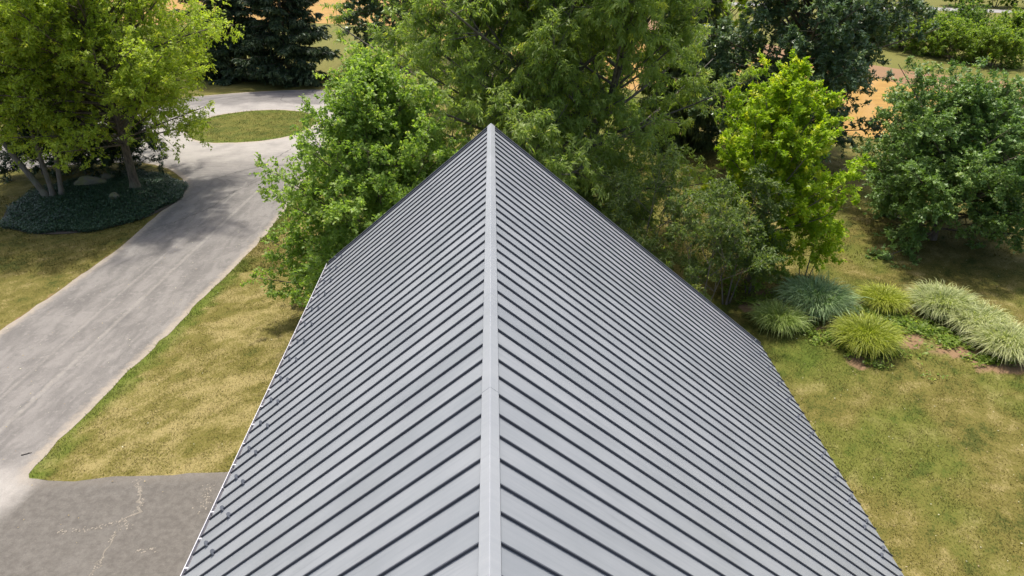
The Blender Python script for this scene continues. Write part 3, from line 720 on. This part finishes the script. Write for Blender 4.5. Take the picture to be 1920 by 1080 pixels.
# evergreen shrubs in the deep shade behind the bed
for i, (lb, x, y, h_, r_) in enumerate([('black-green evergreen shrub in the shade behind the leaning birch trunk', -31.4, 46.2, 3.6, 2.3), ('black-green evergreen shrub right behind the upright birch stems', -28.4, 46.1, 4.2, 2.6), ('black-green evergreen shrub in the shade left of the brown trunk', -25.2, 46.4, 3.8, 2.3)]):
    tree('evergreen_shrub', lb, 'shrub', (x, y), 500 + i, h_, r_, [(0, 1), (.4, .95), (.8, .7), (1, .5)], BK_BROWN, LF_SPR, 16000, (.20, .10), tri=True, cb=.05, n1=40, elev=((0, 8), (.5, 40), (1, 80)), bend=.1, n2=3, n3=4, r0=.07)['group'] = 'evergreen shrubs behind the bed'
# distance
spruce('spruce', 'tall dark spruce beside the far curve of the driveway loop', (-21.8, 75.5), 91, 21.0, 5.4, 110000, BK_BROWN, LF_SPR, (.42, .15))
spruce('spruce', 'dark spruce left of the tallest one, half hidden by yellowish tree', (-28.6, 77.5), 92, 20.0, 5.0, 70000, BK_BROWN, LF_SPR, (.46, .17))
spruce('weeping_conifer', 'drooping dark conifer between the huge olive tree and the oak', (14.0, 52.0), 93, 17.5, 3.8, 65000, BK_BROWN, LF_YEW, (.48, .14), .5, 2.4)
tree('oak', 'distant dark oak overhanging the golden field at the top', 'tree', (-12.0, 86.0), 101, 14.0, 6.6, ROUND, BK_BROWN, LF_OAK, 60000, (.32, .22), tri=True, cb=.2, n1=60, elev=((0, -10), (.4, 15), (1, 75)), bend=.08, n2=1.8, n3=3, droop=.2, r0=.3)
tree('shade_tree', 'yellow-green treetop peeping over the drooping conifer and oak', 'tree', (21.0, 66.0), 103, 14.0, 4.2, OVAL, BK_BROWN, LF_LIME, 26000, (.22, .17), tri=True, cb=.2, n1=45, elev=((0, 0), (.5, 35), (1, 75)), bend=.1, n2=2.2, n3=3, r0=.2)
# saplings at the right gable corner
for i, (lb, bx_, by_, h_, r_, nl, lm, lf) in enumerate([
        ('slender sapling with narrow leaves nearest the right roof edge', 8.7, 25.0, 6.4, 2.3, 8000, LF_SAPL, (.19, .055)),
        ('sparse olive sapling between roof edge and lime green maple', 10.6, 27.0, 6.8, 2.2, 8500, LF_SAPL, (.17, .07)),
        ('thin sapling with loose foliage close behind the right gable edge', 6.4, 27.4, 7.4, 2.7, 11000, LF_SAPL, (.2, .055)),
        ('small yellow-green sapling with bare stems in front of the lime maple', 14.8, 28.6, 3.7, 1.35, 6500, LF_LIME, (.13, .11)),
        ('low bushy green sapling at the foot of the lime maple', 12.0, 28.0, 3.0, 1.5, 8000, LF_HEDGE, (.12, .09))]):
    tree('sapling', lb, 'sapling', (bx_, by_), 200 + i, h_, r_, OVAL, BK_GREY, lm, nl, lf, cb=.22 if i < 3 else .42 if i == 3 else .1, n1=28, elev=((0, 15), (.5, 40), (1, 75)), bend=.12, n2=4, droop=.35, r0=.045, young=.06,
         stems=[((0, 0), (.06, .02), 1, 1), ((.15, .1), (.22, .0), .8, .7), ((-.12, .05), (-.18, .08), .85, .7)])['group'] = 'saplings'
# hedgerow shrubs, far right
for i, (lb, x, y, h_, r_, nl, lm) in enumerate([
        ('brownish green shrub at the left end of the far hedgerow', 53.0, 97.5, 2.3, 3.4, 6000, LF_HEDGE2),
        ('bright green shrub, second from the left in the far hedgerow', 54.0, 93.5, 2.5, 3.9, 9000, LF_HEDGE),
        ('bright green hedgerow shrub right of the second one', 55.3, 89.5, 2.6, 4.0, 9000, LF_HEDGE),
        ('hedgerow shrub partly hidden by the top of the broad maple', 56.5, 85.5, 2.6, 4.0, 9000, LF_HEDGE),
        ('pale green hedgerow shrub directly above the broad maple top', 58.5, 81.5, 2.6, 4.0, 9000, LF_HEDGE),
        ('grey-green shrub in the back row of the hedgerow', 64.0, 97.0, 2.6, 4.6, 11000, LF_HEDGE2),
        ('olive shrub in the back row, rightward of the grey-green one', 68.0, 92.0, 2.6, 4.6, 11000, LF_HEDGE),
        ('dark green rounded shrub at the right edge of the back row', 71.5, 90.0, 2.9, 4.0, 10000, LF_HEDGE2),
        ('darkest shrub at the right picture edge beyond the broad maple', 76.0, 90.0, 3.2, 3.4, 11000, LF_HEDGE2)]):
    tree('shrub', lb, 'shrub', (x, y), 300 + i, h_, r_, [(0, 1), (.4, .95), (.8, .7), (1, .5)], BK_BROWN, lm, int(nl * 2.4), (.22, .16), tri=True, cb=.04, n1=56, elev=((0, 12), (.5, 40), (1, 80)), bend=.1, n2=2.4, n3=3, r0=.08,
         stems=[((0, 0), (.05, .05), 1, 1), ((.4, .2), (.4, .1), .85, .8), ((-.4, .1), (-.4, .0), .85, .8)])['group'] = 'shrubs of the far hedgerow'
for i, (lb, x, y, h_, r_, nl) in enumerate([
        ('leftmost shrub of the thicket beyond the country road', 89.5, 139.0, 5.0, 4.2, 6000), ('second shrub of the thicket beyond the country road', 95.5, 137.0, 6.0, 4.6, 6500),
        ('third shrub of the thicket beyond the country road', 101.5, 135.0, 6.0, 4.6, 6500), ('rightmost shrub of the thicket beyond the country road', 108.0, 133.0, 6.5, 4.8, 6500),
        ('lone bush far left of the roadside thicket', 71.0, 158.0, 5.0, 4.0, 4000)]):
    tree('shrub', lb, 'shrub', (x, y), 400 + i, h_, r_, [(0, 1), (.4, .95), (.8, .7), (1, .5)], BK_BROWN, LF_HEDGE if i % 2 else LF_HEDGE2, nl * 2, (.34, .28), tri=True, cb=.05, n1=34, elev=((0, 12), (.5, 40), (1, 80)), bend=.1, n2=1.8, n3=2.6, r0=.1,
         stems=[((0, 0), (.05, .05), 1, 1), ((.4, .2), (.4, .1), .85, .8), ((-.4, .1), (-.4, .0), .85, .8)])['group'] = 'thicket beyond the road'

# ornamental grass clumps ------------------------------------------------
def grass_clump(label, x, y, h, r, n, mat, seed, arch=1.0, wd=.022):
    rng = np.random.default_rng(seed)
    z0 = float(ground_z(np.array([x]), np.array([y]))[0])
    root = empty('ornamental_grass', (x, y, z0)); tag(root, label, 'grass clump', 'ornamental grass clumps on the bank')
    az = rng.random(n) * 6.283; q = rng.random(n) ** .6
    b0 = np.stack([np.cos(az) * q * .45 * r, np.sin(az) * q * .45 * r, 0 * az - .02], 1)
    a2 = az + rng.normal(0, .6, n); el = np.radians(90 - 27 * q * rng.uniform(.5, 1.2, n))
    d = np.stack([np.cos(a2) * np.cos(el), np.sin(a2) * np.cos(el), np.sin(el)], 1)
    L = h * rng.uniform(.7, 1.15, n) * .97
    hv = np.stack([np.cos(a2), np.sin(a2), 0 * a2], 1)
    bnd = hv * rng.uniform(.06, .28, (n, 1)) * arch + np.array([0, 0, -1.]) * rng.uniform(.15, .55, (n, 1)) * arch
    K = 6; s = np.linspace(0, 1, K)
    P = b0[:, None] + L[:, None, None] * (d[:, None] * s[None, :, None] + bnd[:, None] * (s ** 2)[None, :, None] + (np.array([0, 0, -.22]) * arch)[None, None] * (s ** 4)[None, :, None])
    P[..., 2] = np.maximum(P[..., 2], .03)
    T = unit(np.gradient(P, axis=1)); S = unit(np.cross(T, unit(hv[:, None] * .3 + np.array([0, 0, 1.]) + rng.normal(0, .5, (n, 1, 3)))))
    wv = wd * rng.uniform(.7, 1.3, (n, 1)) * np.array([.7, 1, 1, .9, .65, .1])[None]
    V = np.stack([P + S * wv[..., None] / 2, P - S * wv[..., None] / 2], 2).reshape(-1, 3)
    base = np.arange(n)[:, None] * K * 2 + np.arange(K - 1)[None] * 2
    F = np.stack([base, base + 1, base + 3, base + 2], -1).reshape(-1, 4)
    rn = np.repeat(rng.random(n), K * 2); tp = np.tile(np.repeat(sstep(.35, 1, s), 2), n)
    link('blades', mesh_np('blades', V, F, {'rnd': rn, 'yng': tp * rng.uniform(.5, 1)}), mat, root)
    th = rng.random((60, 2)) * [6.283, 1]
    tv, tf = tubes(np.stack([np.cos(th[:, 0]) * th[:, 1] * .25 * r, np.sin(th[:, 0]) * th[:, 1] * .25 * r, th[:, 0] * 0 - .05], 1), unit(np.stack([np.cos(th[:, 0]) * .3, np.sin(th[:, 0]) * .3, 1 + 0 * th[:, 0]], 1)), np.full(60, .45), np.zeros((60, 3)), np.full(60, .03), np.full(60, .015), 1, 4)
    link('crown_base', mesh_np('crown_base', tv, tf), BK_BROWN, root)
GR_DK = leaf_mat('grass_green', (0.12, 0.2, 0.04), (0.24, 0.32, 0.08), (0.34, 0.4, 0.12), .35)
GR_BL = leaf_mat('grass_blue_green', (0.1, 0.2, 0.075), (0.22, 0.33, 0.13), (0.32, 0.42, 0.2), .3)
GR_YL = leaf_mat('grass_yellow_green', (0.15, 0.21, 0.024), (0.28, 0.33, 0.04), (0.4, 0.42, 0.06), .4)
GR_VA = leaf_mat('grass_variegated', (0.17, 0.23, 0.075), (0.36, 0.41, 0.17), (0.55, 0.55, 0.28), .35)
CL = CLUMPS
grass_clump('medium green grass clump nearest the roof edge', *CL[0], 1.5, 1.2, 3450, GR_DK, 1)
grass_clump('large arching blue-green grass clump in front of the lime maple', *CL[1], 2.0, 1.7, 4200, GR_BL, 2, 1.05, .034)
grass_clump('small yellow-green grass clump at the back of the bank', *CL[2], 1.35, 1.1, 4500, GR_YL, 3)
grass_clump('rounded yellow-green grass clump at the front of the bank', *CL[3], 1.75, 1.4, 4500, GR_YL, 4)
grass_clump('pale variegated grass clump, leftmost of the three at the right', *CL[4], 1.8, 1.5, 4500, GR_VA, 5, 1.0, .026)
grass_clump('pale variegated grass clump, middle of the three at the right', *CL[5], 1.7, 1.35, 3900, GR_VA, 6, 1.0, .026)
grass_clump('pale variegated grass clump, nearest of the three at the right edge', *CL[6], 1.75, 1.45, 4500, GR_VA, 7, 1.0, .026)

# low broad-leaved weeds on the bank -------------------------------------
def low_leaves(name, label, x, y, mat, seed, size, hmax, kind='stuff', lush_=None):
    rng = np.random.default_rng(seed); n = len(x)
    z = ground_z(x, y) + rng.random(n) * hmax
    ax = unit(rvec(rng, n) * [1, 1, .35] + np.array([0, 0, .15])); nr = unit(rvec(rng, n) * .45 + np.array([0, 0, 1.]))
    ln = size * rng.uniform(.6, 1.3, n); VL, FL = leaves(np.stack([x, y, z], 1), ax, nr, ln, ln * .75, .2, True)
    o = link(name, mesh_np(name, VL, FL, {'rnd': np.repeat(rng.random(n), 3), 'yng': np.repeat((rng.random(n) < .12) * .7, 3)}), mat)
    return tag(o, label, name.replace('_', ' '), kind=kind)
rng = np.random.default_rng(8); wx = []; wy = []
for cx, cy, rx, ry, n in ((17.5, 25.0, 1.3, .6, 1500), (18.3, 24.2, 1.1, .5, 900), (19.4, 23.4, 1.0, .5, 700), (14.2, 23.7, .9, .7, 700), (15.5, 22.6, 1.0, .5, 700), (16.6, 25.6, .8, .5, 700), (13.2, 24.6, .9, .35, 500), (19.9, 22.4, .8, .4, 350), (17.0, 23.1, 1.8, 1.0, 300), (13.2, 27.3, 1.3, .6, 700)):
    q = rng.normal(0, .55, (n, 2)); cl = np.round(rng.normal(0, .55, (14, 2)), 2)[rng.integers(0, 14, n)]
    wx.append(cx + (q[:, 0] * .35 + cl[:, 0]) * rx); wy.append(cy + (q[:, 1] * .35 + cl[:, 1]) * ry)
low_leaves('weeds', 'low bright green weeds spreading between the grass clumps', np.concatenate(wx), np.concatenate(wy), LF_HEDGE, 9, .13, .22)

# planting bed on the left -------------------------------------------------
n = 62000; an = rng.random(n) * 6.283; rr = np.sqrt(rng.random(n))
rr = rr * (1 + .035 * np.sin(an * 5) + .03 * np.sin(an * 11 + 2))
LF_COVER = leaf_mat('leaf_ground_cover', (0.018, 0.049, 0.026), (0.055, 0.101, 0.052), (0.088, 0.138, 0.069), .15, .4)
bx_ = BED_C[0] + BED_R[0] * rr * np.cos(an); by_ = BED_C[1] + BED_R[1] * rr * np.sin(an)
low_leaves('ground_cover', 'dark green ivy-like ground cover filling the tree bed', bx_, by_, LF_COVER, 12, .11, .26)
m = M('dark_mulch'); p = m.pos(); m.set(Base_Color=m.mix(m.noise(p, 20, 4), (.03, .024, .018), (.075, .058, .04)), Roughness=1.0)
ring = np.linspace(0, 2 * np.pi, 49)[:-1]; VB = [(BED_C[0], BED_C[1], float(ground_z(np.array([BED_C[0]]), np.array([BED_C[1]]))[0]) + .03)]
for q in np.linspace(.12, 1, 9):
    xs = BED_C[0] + BED_R[0] * q * np.cos(ring); ys = BED_C[1] + BED_R[1] * q * np.sin(ring)
    VB += list(zip(xs, ys, ground_z(xs, ys) + .03))
FB = [(0, 1 + i, 1 + (i + 1) % 48) for i in range(48)]
for k in range(8):
    for i in range(48):
        a = 1 + k * 48 + i; b = 1 + k * 48 + (i + 1) % 48
        FB += [(a, a + 48, b + 48), (a, b + 48, b)]
tag(link('planting_bed', mesh_np('planting_bed', VB, FB), m.m, smooth=True), 'oval mulch bed under the trees on the left', kind='structure')

def rock(label, x, y, sx, sy, sz, seed):
    bm = bmesh.new(); bmesh.ops.create_icosphere(bm, subdivisions=3, radius=1)
    rg = np.random.default_rng(seed); ph = rg.random(9) * 6
    for v_ in bm.verts:
        c = v_.co; f = 1 + .13 * math.sin(3 * c.x + ph[0]) * math.cos(2.5 * c.y + ph[1]) + .09 * math.sin(5 * c.z + ph[2] + 3 * c.x) + .05 * math.sin(9 * c.y + ph[3])
        v_.co = Vector((c.x * sx * f, c.y * sy * f, c.z * sz * f))
    me = bpy.data.meshes.new('boulder'); bm.to_mesh(me); bm.free()
    o = link('boulder', me, MAT_ROCK, smooth=True); o.location = (x, y, float(ground_z(np.array([x]), np.array([y]))[0]) + sz * .35); o.rotation_euler = (0, .1, rg.random() * 3)
    tag(o, label, 'boulder', 'boulders in the tree bed')
m = M('mossy_stone'); p = m.pos(); n1 = m.noise(p, 5, 6, .7)
m.set(Base_Color=m.mix(m.rng(m.noise(p, 2, 3), .45, .65), m.mix(n1, (.11, .10, .075), (.21, .19, .145)), (.16, .16, .07)), Roughness=.95, Normal=m.bump(n1, .7, .05)); MAT_ROCK = m.m
rock('long pale mossy boulder between birch stems and brown trunk', -26.4, 43.1, .95, .42, .5, 3)
rock('small pale stone in the ground cover in front of brown trunk', -23.7, 40.6, .30, .26, .32, 5)
rock('grey stone half sunk behind the long mossy boulder', -25.9, 44.3, .5, .4, .4, 7)

m = M('dead_wood'); m.set(Base_Color=(.05, .042, .035), Roughness=.9)
tv, tf = tubes(np.array([[0., 0, .02], [.16, .01, .025]]), np.array([[1., .12, 0], [.8, .6, .1]]) / np.array([[1.007], [1.005]]), np.array([.30, .09]), np.array([[0, .04, 0], [0, 0, 0.]]), np.array([.018, .009]), np.array([.010, .004]), 4, 6)
o = link('fallen_stick', mesh_np('fallen_stick', tv, tf), m.m); o.location = (-16.0, 17.75, .012); o.rotation_euler = (0, 0, .25)
tag(o, 'short dark stick lying on the driveway by the lawn corner', 'stick')

# mown grass blades on the nearer lawns -----------------------------------
rng = np.random.default_rng(99)
def scatter(x0, x1, y0, y1, dens):
    n = int((x1 - x0) * (y1 - y0) * dens); return rng.uniform(x0, x1, n), rng.uniform(y0, y1, n), 
S = [scatter(-15.5, -4.5, 16.4, 40, 420), scatter(8.6, 27, 9, 31, 400), scatter(10, 34, 31, 48, 90), scatter(-32, -20, 20, 42, 190), scatter(-27, -15, 53, 64, 90)]
x = np.concatenate([s[0] for s in S]); y = np.concatenate([s[1] for s in S])
dr_, lu_, so_ = lawn_field(x, y)
ok = ~(inpoly(x, y, DRIVE_R) & ~inpoly(x, y, ISL_R)) & ~inpoly(x, y, HOUSE) & (bed_t(x, y) > 1.0) & (rng.random(len(x)) > so_ * 1.3)
tuft = fbm(x * 1.6, y * 1.6, 5, 3); ok &= rng.random(len(x)) < .45 + 1.1 * sstep(.3, .65, tuft)
x, y, dr_, lu_, tuft = x[ok], y[ok], dr_[ok], lu_[ok], tuft[ok]; n = len(x)
z = ground_z(x, y)
az = rng.random(n) * 6.283; tl = rng.uniform(.5, 1.45, n); L = (.035 + .045 * rng.random(n)) * (.7 + .7 * tuft) * (1 + .8 * lu_) * np.where(y > 31, 1.5, 1.0)
tip = np.stack([x + np.cos(az) * np.sin(tl) * L, y + np.sin(az) * np.sin(tl) * L, z + np.cos(tl) * L], 1)
wv = .011 * rng.uniform(.7, 1.4, n) * np.where(y > 31, 2.0, 1.0); px = -np.sin(az) * wv; py = np.cos(az) * wv
V = np.stack([np.stack([x + px, y + py, z - .005], 1), np.stack([x - px, y - py, z - .005], 1), tip], 1).reshape(-1, 3)
F = np.arange(3 * n).reshape(-1, 3)
o = link('lawn_grass', mesh_np('lawn_grass', V, F, {'dry': np.repeat(dr_, 3), 'lush': np.repeat(lu_, 3), 'soil': np.zeros(3 * n), 'rnd': np.repeat(rng.random(n), 3)}), lawn_mat('grass_blades', True))
tag(o, 'short mown grass blades, green and dry straw, covering the lawns', 'grass', kind='stuff')

# fallen leaves and pale specks scattered on lawns and drive edges
rng = np.random.default_rng(123)
S = [scatter(-22, -5, 14, 40, .9), scatter(9, 27, 9, 36, 1.3)]
x = np.concatenate([q[0] for q in S]); y = np.concatenate([q[1] for q in S]); ok = ~inpoly(x, y, HOUSE); x, y = x[ok], y[ok]; n = len(x)
az = rng.random(n) * 6.283; ax = np.stack([np.cos(az), np.sin(az), rng.uniform(-.1, .3, n)], 1); ln = rng.uniform(.03, .075, n)
VL, FL = leaves(np.stack([x, y, ground_z(x, y) + rng.uniform(.03, .06, n)], 1), unit(ax), unit(rvec(rng, n) * .4 + np.array([0, 0, 1.])), ln, ln * .6, .3)
o = link('fallen_leaves', mesh_np('fallen_leaves', VL, FL, {'rnd': np.repeat(rng.random(n), 4), 'yng': np.repeat((rng.random(n) < .3) * 1., 4)}), leaf_mat('dry_leaf', (.16, .10, .05), (.34, .27, .13), (.42, .40, .28), .2))
tag(o, 'small dry fallen leaves scattered over the lawns and driveway', 'leaves', kind='stuff')
